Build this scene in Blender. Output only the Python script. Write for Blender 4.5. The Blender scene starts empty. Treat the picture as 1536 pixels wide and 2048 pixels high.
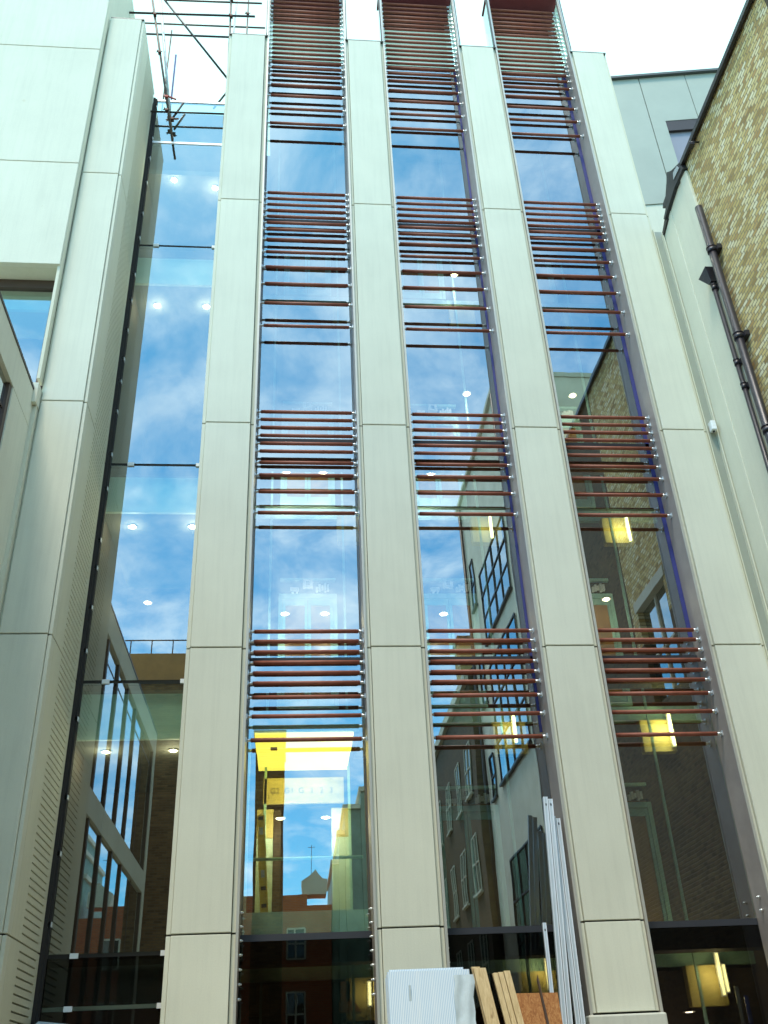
import bpy, math, random
from mathutils import Vector, Matrix
random.seed(7)
scene = bpy.context.scene
COL = scene.collection
R = math.radians

# ------------------------------------------------------------------ camera
cam = bpy.data.objects.new('camera', bpy.data.cameras.new('camera'))
COL.objects.link(cam)
rot = Matrix(((0.99568627, -0.00744194, -0.09248495), (-0.0826570, -0.5239685, -0.84771742), (-0.04215053, 0.85170513, -0.52232337)))
cam.matrix_world = Matrix.Translation((1.47537, -12.91758, 1.6)) @ rot.to_4x4()
cam.data.sensor_fit = 'VERTICAL'
cam.data.sensor_height = 24.0
cam.data.sensor_width = 18.0
cam.data.lens = 1922.065 / 2048 * 24
cam.data.clip_start = 0.1
cam.data.clip_end = 600
scene.camera = cam

# ------------------------------------------------------------------ sky, sun, exposure
SUN_DIR = Vector((-0.18, -0.38, 0.88)).normalized()
sun_el = math.asin(SUN_DIR.z)
sun_rot = math.atan2(SUN_DIR.x, SUN_DIR.y)
world = bpy.data.worlds.new('World')
scene.world = world
world.use_nodes = True
nt = world.node_tree
for n in list(nt.nodes):
    nt.nodes.remove(n)
def N(tree, t, **kw):
    n = tree.nodes.new(t)
    for k, v in kw.items():
        setattr(n, k, v)
    return n
def mathn(tree, op, a, b=None, c=None, clamp=False):
    n = tree.nodes.new('ShaderNodeMath'); n.operation = op; n.use_clamp = clamp
    for i, v in enumerate((a, b, c)):
        if v is None: continue
        if isinstance(v, (int, float)): n.inputs[i].default_value = v
        else: tree.links.new(v, n.inputs[i])
    return n.outputs[0]
def ramp(tree, fac, stops):
    n = tree.nodes.new('ShaderNodeValToRGB')
    el = n.color_ramp.elements
    el[0].position = stops[0][0]; el[1].position = stops[-1][0]
    for p, c in stops[1:-1]: el.new(p)
    for i, (p, c) in enumerate(stops):
        e = el[i]
        e.color = (c, c, c, 1) if isinstance(c, (int, float)) else (*c, 1)
    tree.links.new(fac, n.inputs[0])
    return n.outputs[0]
def mix(tree, fac, a, b, blend='MIX'):
    n = tree.nodes.new('ShaderNodeMix'); n.data_type = 'RGBA'; n.blend_type = blend
    for s, v in ((n.inputs[0], fac), (n.inputs[6], a), (n.inputs[7], b)):
        if isinstance(v, (int, float)): s.default_value = v
        elif isinstance(v, (tuple, list)): s.default_value = (*v, 1)
        else: tree.links.new(v, s)
    return n.outputs[2]
def noise(tree, vec, scale, detail=4, rough=.55, dist=0.0):
    n = tree.nodes.new('ShaderNodeTexNoise')
    n.inputs['Scale'].default_value = scale; n.inputs['Detail'].default_value = detail
    n.inputs['Roughness'].default_value = rough; n.inputs['Distortion'].default_value = dist
    if vec is not None: tree.links.new(vec, n.inputs['Vector'])
    return n.outputs[0]
def mapping(tree, vec, scale=(1, 1, 1), loc=(0, 0, 0)):
    n = tree.nodes.new('ShaderNodeMapping')
    n.inputs['Scale'].default_value = scale; n.inputs['Location'].default_value = loc
    tree.links.new(vec, n.inputs['Vector'])
    return n.outputs[0]

sky = N(nt, 'ShaderNodeTexSky', sky_type='NISHITA', sun_disc=False)
sky.sun_elevation = sun_el; sky.sun_rotation = sun_rot
sky.air_density = 1.0; sky.dust_density = 0.6; sky.ozone_density = 2.0
tc = N(nt, 'ShaderNodeTexCoord')
sep = N(nt, 'ShaderNodeSeparateXYZ'); nt.links.new(tc.outputs['Generated'], sep.inputs[0])
zz = mathn(nt, 'ADD', mathn(nt, 'MAXIMUM', sep.outputs[2], 0.0), 0.12)
comb = N(nt, 'ShaderNodeCombineXYZ')
nt.links.new(mathn(nt, 'DIVIDE', sep.outputs[0], zz), comb.inputs[0])
nt.links.new(mathn(nt, 'DIVIDE', sep.outputs[1], zz), comb.inputs[1])
cl = noise(nt, mapping(nt, comb.outputs[0], (1.25, 1.0, 1), (3.2, 7.7, 0)), 4.2, 9, .62, .35)
cl2 = noise(nt, mapping(nt, comb.outputs[0], (1, 1, 1), (1.2, 4.1, 0)), 1.1, 3, .5)
north = ramp(nt, mathn(nt, 'ADD', mathn(nt, 'MULTIPLY', sep.outputs[1], .5), .5), [(.18, 0.0), (.42, .10), (.62, .75), (1.0, 1.1)])
cov = mathn(nt, 'ADD', mathn(nt, 'ADD', mathn(nt, 'MULTIPLY', cl, .75), mathn(nt, 'MULTIPLY', cl2, .40)), mathn(nt, 'MAXIMUM', north, 0.0))
cfac = ramp(nt, cov, [(.495, 0.0), (.57, .18), (.68, .55), (.80, .90), (.98, 1.0)])
shade = ramp(nt, noise(nt, mapping(nt, comb.outputs[0], (1, 1, 1), (9, 2, 0)), 2.6, 6, .6), [(.3, (5.8, 8.0, 9.6)), (.7, (11.4, 13.2, 13.4))])
bright = mix(nt, ramp(nt, mathn(nt, 'ADD', mathn(nt, 'MULTIPLY', sep.outputs[1], .5), .5), [(.42, 0.0), (.50, .2), (.68, 1.0)]), shade, (4.3, 7.2, 7.1))
blue = mix(nt, 1.0, sky.outputs[0], (0.50, 1.29, 1.44), 'MULTIPLY')
skycol = mix(nt, cfac, blue, bright)
bg = N(nt, 'ShaderNodeBackground'); bg.inputs[1].default_value = 0.12
nt.links.new(skycol, bg.inputs[0])
wo = N(nt, 'ShaderNodeOutputWorld'); nt.links.new(bg.outputs[0], wo.inputs[0])

sun = bpy.data.objects.new('sun', bpy.data.lights.new('sun', 'SUN'))
COL.objects.link(sun)
sun.data.energy = 1.5; sun.data.angle = R(12); sun.data.color = (1.0, .90, .74)
sun.rotation_euler = (-SUN_DIR).to_track_quat('-Z', 'Y').to_euler()
sun.location = (-20, -20, 60)

scene.view_settings.view_transform = 'Standard'
scene.view_settings.look = 'None'
scene.view_settings.exposure = 1.0
scene.view_settings.gamma = 1.0
scene.render.engine = 'CYCLES'
scene.cycles.max_bounces = 10
scene.cycles.transparent_max_bounces = 24
scene.cycles.glossy_bounces = 5
scene.cycles.sample_clamp_indirect = 6

# ------------------------------------------------------------------ materials
MATS = {}
def newmat(name):
    m = bpy.data.materials.new(name); m.use_nodes = True
    t = m.node_tree
    b = t.nodes['Principled BSDF']
    MATS[name] = m
    return m, t, b
def simple(name, col, rough=.6, metal=0.0, var=.08, scale=3.0, spec=.5, bump=0.0, vstretch=1.0):
    m, t, b = newmat(name)
    oc = N(t, 'ShaderNodeTexCoord').outputs['Object']
    nz = noise(t, mapping(t, oc, (1, 1, vstretch)), scale, 5, .6)
    c = ramp(t, nz, [(.3, tuple(x * (1 - var) for x in col)), (.7, tuple(min(1, x * (1 + var)) for x in col))])
    t.links.new(c, b.inputs['Base Color'])
    b.inputs['Roughness'].default_value = rough; b.inputs['Metallic'].default_value = metal
    b.inputs['Specular IOR Level'].default_value = spec
    if bump:
        bn = N(t, 'ShaderNodeBump'); bn.inputs['Strength'].default_value = bump; bn.inputs['Distance'].default_value = .01
        t.links.new(noise(t, oc, scale * 20, 4, .6), bn.inputs['Height']); t.links.new(bn.outputs[0], b.inputs['Normal'])
    return m
def concrete(name, col, streak=.10, mottle=.05, tone=.07):
    m, t, b = newmat(name)
    oc = N(t, 'ShaderNodeTexCoord').outputs['Object']
    big = noise(t, oc, .8, 5, .6)
    fine = noise(t, oc, 60, 3, .6)
    st = noise(t, mapping(t, oc, (9, 9, .45)), 1.3, 5, .65)
    f = mathn(t, 'ADD', mathn(t, 'ADD', mathn(t, 'MULTIPLY', mathn(t, 'SUBTRACT', big, .5), mottle * 2.6),
                              mathn(t, 'MULTIPLY', mathn(t, 'SUBTRACT', fine, .5), .13)),
              mathn(t, 'MULTIPLY', mathn(t, 'MINIMUM', mathn(t, 'SUBTRACT', st, .5), 0.04), streak * 2.4))
    oi = N(t, 'ShaderNodeObjectInfo').outputs['Random']
    f = mathn(t, 'ADD', f, mathn(t, 'MULTIPLY', mathn(t, 'SUBTRACT', oi, .5), tone))
    drip = ramp(t, noise(t, mapping(t, oc, (14, 14, .22)), 1.0, 4, .6), [(.60, 0.0), (.78, -.10)]) if False else None
    v = mathn(t, 'ADD', f, 1.0)
    cc = N(t, 'ShaderNodeCombineXYZ')
    for i in range(3):
        t.links.new(mathn(t, 'MULTIPLY', v, col[i]), cc.inputs[i])
    spots = ramp(t, noise(t, oc, 5.5, 3, .5), [(.74, 0.0), (.80, .35)])
    c2 = mix(t, spots, cc.outputs[0], (col[0] * .78, col[1] * .70, col[2] * .55))
    t.links.new(c2, b.inputs['Base Color'])
    b.inputs['Roughness'].default_value = .85; b.inputs['Specular IOR Level'].default_value = .25
    bn = N(t, 'ShaderNodeBump'); bn.inputs['Strength'].default_value = .25; bn.inputs['Distance'].default_value = .004
    t.links.new(fine, bn.inputs['Height']); t.links.new(bn.outputs[0], b.inputs['Normal'])
    return m
def brick(name, cols, mortar, axis='yz', bw=.225, bh=.075, ms=.012, stain=.5):
    m, t, b = newmat(name)
    oc = N(t, 'ShaderNodeTexCoord').outputs['Object']
    s = N(t, 'ShaderNodeSeparateXYZ'); t.links.new(oc, s.inputs[0])
    c = N(t, 'ShaderNodeCombineXYZ')
    wob = mathn(t, 'MULTIPLY', mathn(t, 'SUBTRACT', noise(t, oc, 4, 3), .5), .025)
    t.links.new(mathn(t, 'ADD', s.outputs[1 if axis == 'yz' else 0], wob), c.inputs[0])
    t.links.new(mathn(t, 'ADD', s.outputs[2], wob), c.inputs[1])
    bt = N(t, 'ShaderNodeTexBrick')
    bt.inputs['Scale'].default_value = 1.0; bt.inputs['Brick Width'].default_value = bw; bt.inputs['Row Height'].default_value = bh
    bt.inputs['Mortar Size'].default_value = ms; bt.inputs['Mortar Smooth'].default_value = .4; bt.inputs['Bias'].default_value = 0
    bt.inputs['Color1'].default_value = (0, 0, 0, 1); bt.inputs['Color2'].default_value = (1, 1, 1, 1); bt.inputs['Mortar'].default_value = (.5, .5, .5, 1)
    t.links.new(c.outputs[0], bt.inputs['Vector'])
    st = [(i / (len(cols) - 1) * .999, cc) for i, cc in enumerate(cols)]
    bc = ramp(t, bt.outputs['Color'], st)
    wear = noise(t, oc, 26, 4, .65)
    bc = mix(t, mathn(t, 'MULTIPLY', wear, .36), bc, tuple(x * .55 for x in cols[0]))
    big = noise(t, mapping(t, oc, (1, 1, .6)), .55, 5, .6)
    bc = mix(t, ramp(t, big, [(.42, 0.0), (.68, stain)]), bc, tuple(x * .62 for x in cols[1]))
    fc = mix(t, bt.outputs['Fac'], bc, mortar)
    t.links.new(fc, b.inputs['Base Color'])
    b.inputs['Roughness'].default_value = .9
    h = mathn(t, 'ADD', mathn(t, 'MULTIPLY', bt.outputs['Fac'], -1.0), mathn(t, 'MULTIPLY', wear, .5))
    bn = N(t, 'ShaderNodeBump'); bn.inputs['Strength'].default_value = .8; bn.inputs['Distance'].default_value = .012
    t.links.new(h, bn.inputs['Height']); t.links.new(bn.outputs[0], b.inputs['Normal'])
    return m
def glass(name, tint, refl, base, wave=.02, wscale=.9, gcol=(.93, .98, 1.0)):
    m = bpy.data.materials.new(name); m.use_nodes = True; MATS[name] = m
    t = m.node_tree
    for n in list(t.nodes): t.nodes.remove(n)
    o = N(t, 'ShaderNodeOutputMaterial')
    tr = N(t, 'ShaderNodeBsdfTransparent'); tr.inputs[0].default_value = (*tint, 1)
    gl = N(t, 'ShaderNodeBsdfGlossy'); gl.inputs[0].default_value = (*gcol, 1); gl.inputs['Roughness'].default_value = 0.0
    oc = N(t, 'ShaderNodeTexCoord').outputs['Object']
    bn = N(t, 'ShaderNodeBump'); bn.inputs['Strength'].default_value = wave; bn.inputs['Distance'].default_value = .05
    va = N(t, 'ShaderNodeVectorMath', operation='ADD'); t.links.new(mapping(t, oc, (1.6, 1.6, .55)), va.inputs[0])
    t.links.new(mathn(t, 'MULTIPLY', N(t, 'ShaderNodeObjectInfo').outputs['Random'], 37.0), va.inputs[1])
    t.links.new(noise(t, va.outputs[0], wscale, 2, .4), bn.inputs['Height'])
    t.links.new(bn.outputs[0], gl.inputs['Normal'])
    fr = N(t, 'ShaderNodeFresnel'); fr.inputs[0].default_value = 1.55
    geo = N(t, 'ShaderNodeNewGeometry')
    front = mathn(t, 'SUBTRACT', 1.0, geo.outputs['Backfacing'])       # a pane reflects once, at the face the ray meets first
    f = mathn(t, 'MULTIPLY', mathn(t, 'ADD', mathn(t, 'MULTIPLY', fr.outputs[0], refl), base, clamp=True), front)
    mx = N(t, 'ShaderNodeMixShader')
    t.links.new(f, mx.inputs[0]); t.links.new(tr.outputs[0], mx.inputs[1]); t.links.new(gl.outputs[0], mx.inputs[2])
    t.links.new(mx.outputs[0], o.inputs[0])
    return m
def emit(name, col, s):
    m = bpy.data.materials.new(name); m.use_nodes = True; MATS[name] = m
    t = m.node_tree; b = t.nodes['Principled BSDF']
    b.inputs['Base Color'].default_value = (*col, 1)
    b.inputs['Emission Color'].default_value = (*col, 1); b.inputs['Emission Strength'].default_value = s
    return m

concrete('pier_concrete', (.695, .690, .565), .10, .085)
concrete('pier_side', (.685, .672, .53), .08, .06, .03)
concrete('render', (.70, .69, .55), .06, .09)
concrete('old_stone', (.58, .58, .50), .16, .1)
simple('gap_dark', (.03, .026, .024), .9)
simple('bronze', (.34, .29, .26), .5, .1, .12, 2.5)
simple('trim_metal', (.50, .48, .42), .45, .25, .06, 2)
simple('box_frame', (.42, .45, .43), .4, .4, .08, 2)
simple('dark_metal', (.045, .035, .035), .45, .3)
simple('aluminium', (.78, .80, .80), .3, .75, .05, 8)
simple('terracotta', (.31, .10, .062), .55, 0, .16, 9, .35, .15)
simple('maroon', (.20, .05, .06), .6, 0, .1, 2)
simple('dark_blue', (.03, .035, .19), .6, 0, .15, 2)
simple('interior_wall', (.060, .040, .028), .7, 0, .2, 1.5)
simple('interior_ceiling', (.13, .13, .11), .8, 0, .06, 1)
simple('slab_panel', (.62, .80, .68), .6, 0, .08, 1.2)
simple('slab_dark', (.030, .032, .040), .6)
simple('teal_steel', (.42, .70, .62), .45, .2, .15, 4)
simple('amber_panel', (.36, .17, .05), .5, 0, .2, 2)
simple('lobby_glow_amber', (.40, .22, .08), .3, 0, .35, 1.2)  # warm light of the lobby behind put into the pane colour
simple('bulkhead', (.62, .52, .20), .6, 0, .08, 1.5)
simple('car_metal', (.42, .36, .20), .45, .2, .12, 3)
simple('car_sill', (.42, .60, .52), .4, .1, .1, 5)
simple('yellow_paint', (.72, .50, .05), .45, 0, .15, 9)
simple('faded_ink', (.26, .24, .14), .6)
simple('black_plastic', (.02, .02, .02), .4)
simple('cast_iron', (.030, .026, .034), .32, .2, .3, 12, .6, .2)
simple('lead', (.035, .035, .04), .5, .3, .4, 6)
simple('lead_light', (.40, .44, .46), .4, .3, .1, 6)
simple('cladding_grey', (.36, .385, .32), .5, .1, .05, 1.2)
simple('cladding_edge', (.08, .09, .09), .5, .3)
simple('purple_grey', (.26, .25, .29), .4, .1, .06, 1)
simple('white_block', (.82, .84, .84), .5)
simple('scaffold_steel', (.12, .09, .075), .5, .5, .4, 7)
simple('scaffold_pale', (.62, .62, .60), .5, .4, .3, 7)
simple('coupler', (.10, .05, .04), .6, .5, .4, 20)
simple('coupler_red', (.42, .08, .06), .6, .2, .3, 20)
simple('tube_white', (.78, .82, .86), .4, .2, .05, 3)
simple('poly_sheet', (.55, .64, .68), .6, 0, .12, 5, .5, .5)
simple('steel_stud', (.60, .64, .66), .38, .55, .12, 5, .5, 0, .2)
simple('window_frame_brown', (.10, .065, .05), .5, .3)
simple('paving', (.36, .32, .23), .9, 0, .2, 2, .3, .3)
simple('blue_pipe', (.03, .08, .55), .4)
simple('roof_slate', (.07, .07, .08), .7, 0, .3, 6)
simple('cream_wall', (.70, .68, .58), .85, 0, .12, .8, .3, .2)
simple('green_copper', (.30, .42, .36), .7, 0, .2, 1)
simple('curtain_pale', (.5, .48, .42), .8, 0, .2, 4)
brick('stock_brick', [(.34, .22, .08), (.66, .50, .18), (.82, .70, .35), (.92, .87, .62), (.78, .60, .24), (.48, .28, .10)], (.25, .20, .12), 'yz', bw=.165, ms=.010, stain=.25)
brick('dark_brick', [(.07, .05, .03), (.12, .085, .045), (.17, .125, .065), (.14, .08, .05)], (.09, .075, .055), 'yz', bw=.165)  # dark brick; on the right-hand wall its colour carries shade
brick('stock_brick_x', [(.12, .06, .025), (.20, .10, .04), (.26, .14, .06), (.30, .18, .08)], (.16, .11, .07), 'xz')
brick('red_brick', [(.55, .10, .03), (.66, .14, .05), (.74, .20, .07)], (.35, .25, .18), 'xz')
glass('facade_glass', (.70, .76, .73), .9, .33, .026)
glass('low_glass', (.30, .30, .30), .4, .03, .012)
glass('stair_glass', (.78, .86, .81), .9, .33, .006)
glass('door_glass', (.75, .85, .80), .6, .06)
def opaque_glass(name, col, base):
    m = bpy.data.materials.new(name); m.use_nodes = True; MATS[name] = m
    t = m.node_tree
    for n in list(t.nodes): t.nodes.remove(n)
    o = N(t, 'ShaderNodeOutputMaterial')
    df = N(t, 'ShaderNodeBsdfDiffuse'); df.inputs[0].default_value = (*col, 1)
    gl = N(t, 'ShaderNodeBsdfGlossy'); gl.inputs[0].default_value = (.9, .97, 1, 1); gl.inputs['Roughness'].default_value = .01
    fr = N(t, 'ShaderNodeFresnel'); fr.inputs[0].default_value = 1.55
    f = mathn(t, 'ADD', fr.outputs[0], base, clamp=True)
    mx = N(t, 'ShaderNodeMixShader')
    t.links.new(f, mx.inputs[0]); t.links.new(df.outputs[0], mx.inputs[1]); t.links.new(gl.outputs[0], mx.inputs[2])
    t.links.new(mx.outputs[0], o.inputs[0])
opaque_glass('window_glass', (.03, .035, .04), .38)
opaque_glass('dark_window', (.035, .03, .028), .12)
emit('lamp_glow', (1.0, .86, .62), 16)
emit('tube_glow', (1.0, .90, .35), 7)
emit('car_glow', (1.0, .76, .10), 1.5)
emit('far_lamp', (1.0, .75, .25), 5)

# corrugated polycarbonate / profiled board
m, t, b = newmat('twinwall')
oc = N(t, 'ShaderNodeTexCoord').outputs['Object']
w = N(t, 'ShaderNodeTexWave', wave_type='BANDS', bands_direction='X'); w.inputs['Scale'].default_value = 16; w.inputs['Distortion'].default_value = .4
t.links.new(oc, w.inputs['Vector'])
c = ramp(t, w.outputs['Fac'], [(.1, (.42, .56, .70)), (.6, (.66, .76, .84)), (.95, (.80, .86, .90))])
c = mix(t, ramp(t, noise(t, mapping(t, oc, (9, 1, .5)), 1, 3), [(.5, 0.0), (.7, .35)]), c, (.82, .84, .84))
t.links.new(c, b.inputs['Base Color']); b.inputs['Roughness'].default_value = .4
# sawn timber
m, t, b = newmat('timber')
oc = N(t, 'ShaderNodeTexCoord').outputs['Object']
g = noise(t, mapping(t, oc, (40, 40, 1.5)), 1, 4, .6, .6)
c = ramp(t, g, [(.3, (.50, .34, .16)), (.6, (.70, .54, .30)), (.8, (.60, .42, .20))])
kn = ramp(t, noise(t, mapping(t, oc, (9, 9, 5)), 1, 2), [(.70, 0.0), (.78, .8)])
c = mix(t, kn, c, (.26, .13, .05))
t.links.new(c, b.inputs['Base Color']); b.inputs['Roughness'].default_value = .8
# oriented strand board
m, t, b = newmat('strand_board')
oc = N(t, 'ShaderNodeTexCoord').outputs['Object']
g = noise(t, mapping(t, oc, (30, 30, 14)), 1, 5, .7, 1.5)
c = ramp(t, g, [(.3, (.22, .07, .02)), (.5, (.42, .17, .05)), (.62, (.52, .26, .09)), (.8, (.30, .10, .03))])
t.links.new(c, b.inputs['Base Color']); b.inputs['Roughness'].default_value = .8
M = MATS

# ------------------------------------------------------------------ mesh helpers
def root_loc(o):
    while o.parent is not None: o = o.parent
    return o.location.copy()
class MB:
    def __init__(s): s.v = []; s.f = []; s.smooth = []
    def face(s, idx, sm=False): s.f.append(idx); s.smooth.append(sm)
    def box(s, x0, x1, y0, y1, z0, z1):
        return s.hexa([(x0, y0, z0), (x1, y0, z0), (x1, y1, z0), (x0, y1, z0), (x0, y0, z1), (x1, y0, z1), (x1, y1, z1), (x0, y1, z1)])
    def hexa(s, p):
        n = len(s.v); s.v += [tuple(q) for q in p]
        for q in ((0, 3, 2, 1), (4, 5, 6, 7), (0, 1, 5, 4), (1, 2, 6, 5), (2, 3, 7, 6), (3, 0, 4, 7)): s.face([n + i for i in q])
        return s
    def obox(s, p0, p1, w, h, up=(0, 0, 1)):
        p0, p1 = Vector(p0), Vector(p1); d = (p1 - p0).normalized(); up = Vector(up)
        a = d.cross(up)
        if a.length < 1e-4: a = d.cross(Vector((1, 0, 0)))
        a.normalize(); bq = a.cross(d).normalized()
        a *= w / 2; bq *= h / 2
        return s.hexa([p0 - a - bq, p0 + a - bq, p0 + a + bq, p0 - a + bq, p1 - a - bq, p1 + a - bq, p1 + a + bq, p1 - a + bq])
    def cyl(s, p0, p1, r, n=12, r2=None, caps=True):
        p0, p1 = Vector(p0), Vector(p1); d = (p1 - p0).normalized()
        a = d.orthogonal().normalized(); bq = d.cross(a); r2 = r if r2 is None else r2
        k = len(s.v)
        for p, rr in ((p0, r), (p1, r2)):
            for i in range(n):
                t = 2 * math.pi * i / n
                s.v.append(tuple(p + (a * math.cos(t) + bq * math.sin(t)) * rr))
        for i in range(n): s.face([k + i, k + (i + 1) % n, k + n + (i + 1) % n, k + n + i], True)
        if caps: s.face([k + i for i in reversed(range(n))]); s.face([k + n + i for i in range(n)])
        return s
    def prism(s, pts, d):
        """closed planar polygon pts extruded by vector d"""
        k = len(s.v); n = len(pts); d = Vector(d)
        s.v += [tuple(Vector(p)) for p in pts] + [tuple(Vector(p) + d) for p in pts]
        s.face(list(range(n))); s.face([k + n + i for i in reversed(range(n))]) if False else s.face([n + i for i in reversed(range(n))]) if k == 0 else None
        if k:
            s.f[-1] = [k + i for i in range(n)]; s.face([k + n + i for i in reversed(range(n))])
        for i in range(n): s.face([k + i, k + n + i, k + n + (i + 1) % n, k + (i + 1) % n])
        return s
    def build(s, name, mat, parent=None, label=None, bevel=0.0, kind=None, origin=None):
        off = root_loc(parent) if parent is not None else Vector(origin or (0, 0, 0))
        me = bpy.data.meshes.new(name)
        me.from_pydata([tuple(Vector(v) - off) for v in s.v], [], s.f)
        me.polygons.foreach_set('use_smooth', s.smooth)
        me.update()
        import bmesh as _b
        bm = _b.new(); bm.from_mesh(me); _b.ops.recalc_face_normals(bm, faces=bm.faces); bm.to_mesh(me); bm.free()
        me.materials.append(M[mat])
        o = bpy.data.objects.new(name, me); COL.objects.link(o)
        if parent is not None: o.parent = parent
        else: o.location = off
        if label: o['label'] = label
        if kind: o['kind'] = kind
        if bevel:
            md = o.modifiers.new('bevel', 'BEVEL'); md.width = bevel; md.segments = 2; md.limit_method = 'ANGLE'
        return o
def thing(name, label, cat, loc=(0, 0, 0), group=None):
    o = bpy.data.objects.new(name, None); COL.objects.link(o); o.location = loc; o.empty_display_size = .2
    o['label'] = label; o['category'] = cat
    if group: o['group'] = group
    bpy.context.view_layer.update()
    return o
def tag(o, label, cat, group=None):
    o['label'] = label; o['category'] = cat
    if group: o['group'] = group
    return o
def kids(o): return [c for c in bpy.data.objects if c.parent == o]
def copy_tree(o, loc=None, parent=None):
    c = o.copy(); COL.objects.link(c)
    if parent is not None: c.parent = parent
    if loc is not None: c.location = loc
    for ch in kids(o): copy_tree(ch, None, c)
    return c

# ------------------------------------------------------------------ ground
MB().box(-60, 60, -90, 40, -.3, 0).build('courtyard_paving', 'paving', kind='structure')

# ------------------------------------------------------------------ main building
J4, J3, J2, J1, TOP = 3.448, 7.257, 11.282, 16.697, 22.13
LEV = [0.0, J4, J3, J2, J1, TOP]
bld = thing('office_building', 'tall new building with pale concrete piers and dark full-height glass bays', 'building', (3.3, 0, 0))
G = .011
def segs(levels): return [(a + (G if a > .01 else 0), b - (G if b < levels[-1] - .01 else 0)) for a, b in zip(levels, levels[1:])]
for k in range(4):
    x0 = 2.6 * k
    back = 1.42 if k == 0 else .62
    lv = list(LEV); 
    if k == 2: lv[0] = 2.40
    p = MB().box(x0 - .055, x0 + .785, .085, back, 0, TOP - .02).build('pier', 'gap_dark', bld)
    for a, b in segs(lv):
        MB().box(x0, x0 + .73, 0, .08, a, b).build('cladding_panel', 'pier_concrete', p, bevel=.006)
        # recessed side strips follow each panel
        MB().box(x0 - .062, x0 - .007, .045, back - .02, a, b).build('side_strip', 'pier_concrete', p, bevel=.004)
        MB().box(x0 + .737, x0 + .792, .055, .52, a, b).build('side_strip', 'pier_side', p, bevel=.004)
    if k == 2:
        MB().box(x0 - .15, x0 + .82, -.12, .08, 0, 2.38).build('plinth', 'old_stone', p, bevel=.02)
    # thin dark parapet flashing on the pier head
    MB().box(x0 - .06, x0 + .79, .0, back, TOP - .018, TOP + .012).build('coping', 'cladding_edge', p)
# left fin pier P0 with its slotted return
PX0, PX1, PY = -2.53, -1.83, -.5
p0 = MB().box(PX0 + .01, PX1 - .06, PY + .06, 1.6, 0, 21.62).build('fin_pier', 'gap_dark', bld)
for a, b in segs([0, 3.448, J3, J2, J1, 21.66]):
    MB().box(PX0, PX1 - .055, PY, PY + .07, a, b).build('cladding_panel', 'pier_concrete', p0, bevel=.006)
    MB().box(PX1 - .049, PX1 - .0, PY + .035, PY + .22, a, b).build('side_strip', 'pier_concrete', p0, bevel=.004)
    MB().box(PX0 - .035, PX0 - .004, PY + .045, PY + .3, a, b).build('side_strip', 'pier_side', p0, bevel=.004)
# return: plain part, then the slotted part (slots are real gaps in front of a dark backing)
for a, b in segs([0, 3.448, J3, J2, J1, 21.66]):
    mb = MB()
    mb.box(PX1 - .05, PX1, PY + .222, .20, a, b)
    mb.box(PX1 - .05, PX1, 1.12, 1.26, a, b)
    z = a + .08
    mb.box(PX1 - .05, PX1, .20, 1.12, a, z)
    while z + .10 < b - .06:
        mb.box(PX1 - .05, PX1, .20, 1.12, z + .022, z + .093)
        z += .093
    mb.box(PX1 - .05, PX1, .20, 1.12, z + .022, b)
    mb.build('slotted_panel', 'pier_side', p0)
MB().box(PX0, PX1, PY, 1.3, 21.66, 21.69).build('coping', 'cladding_edge', p0)

# --- glazed bays 1..3
def bay_reveal(k):
    x0 = 2.6 * k
    g = MB()
    L0, L1 = x0 + .794, x0 + .818
    R0, R1 = x0 + 2.6 - .088, x0 + 2.6 - .064
    g.box(L0, L1, .02, .58, 0, 22.15); g.box(R0, R1, .02, .514, 0, 22.15)
    fr = g.build('window_reveal', 'bronze', bld)
    for xa_, xb_ in ((L0, L1), (R0, R1)):
        MB().box(xa_, xb_, .02, .10, 22.152, 24.25).build('cheek_post', 'bronze', fr)
        MB().box(xa_ + .006, xb_ - .006, .102, .58, 22.152, 24.25).build('glass_cheek', 'stair_glass', fr)
    MB().box(L0 - .004, L1 + .006, .0, .018, 0, 24.2).build('edge_trim', 'trim_metal', fr)
    MB().box(R0 - .006, R1 + .004, .0, .018, 0, 24.2).build('edge_trim', 'trim_metal', fr)
    # transoms at the floor joints
    for z in (J4, J3, J2, J1, 21.95):
        MB().box(L1, R0 - .006, .49, .58, z - .04, z + .04).build('transom', 'slab_dark', fr)
    zs = [2.2, J4, J3, J2, J1, 21.95, 24.2]
    zs[0] = 0
    for a, b in zip(zs, zs[1:]):
        MB().box(L1, R0 - .004, .500, .512, a + .042, b - .042).build('glass_pane', 'facade_glass' if a > 1 else 'low_glass', fr)
    if k: MB().box(R0 - .020 - .025 * k, R0 - .002, .490, .498, 6.1 if k == 1 else 7.6, 21.9).build('blue_edge_strip', 'dark_blue', fr)  # flat blue strip along the glass edge, wider in the last bay
    return fr, L1, R0
bays = [bay_reveal(k) for k in range(3)]
# unused fixings below the lowest louvre bars
def bolts(fr, x, sgn, z0, n):
    for i in range(n):
        z = z0 - i * .165
        MB().cyl((x, .27, z), (x + sgn * .035, .27, z), .017, 10).cyl((x + sgn * .035, .27, z), (x + sgn * .05, .27, z), .009, 8).build('bolt', 'aluminium', fr)
bolts(bays[0][0], bays[0][1], 1, 3.72, 7); bolts(bays[0][0], bays[0][2], -1, 3.72, 7)
bolts(bays[1][0], bays[1][1], 1, 3.72, 5); bolts(bays[1][0], bays[1][2], -1, 3.72, 7)
bolts(bays[2][0], bays[2][2], -1, 3.72, 2)

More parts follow.
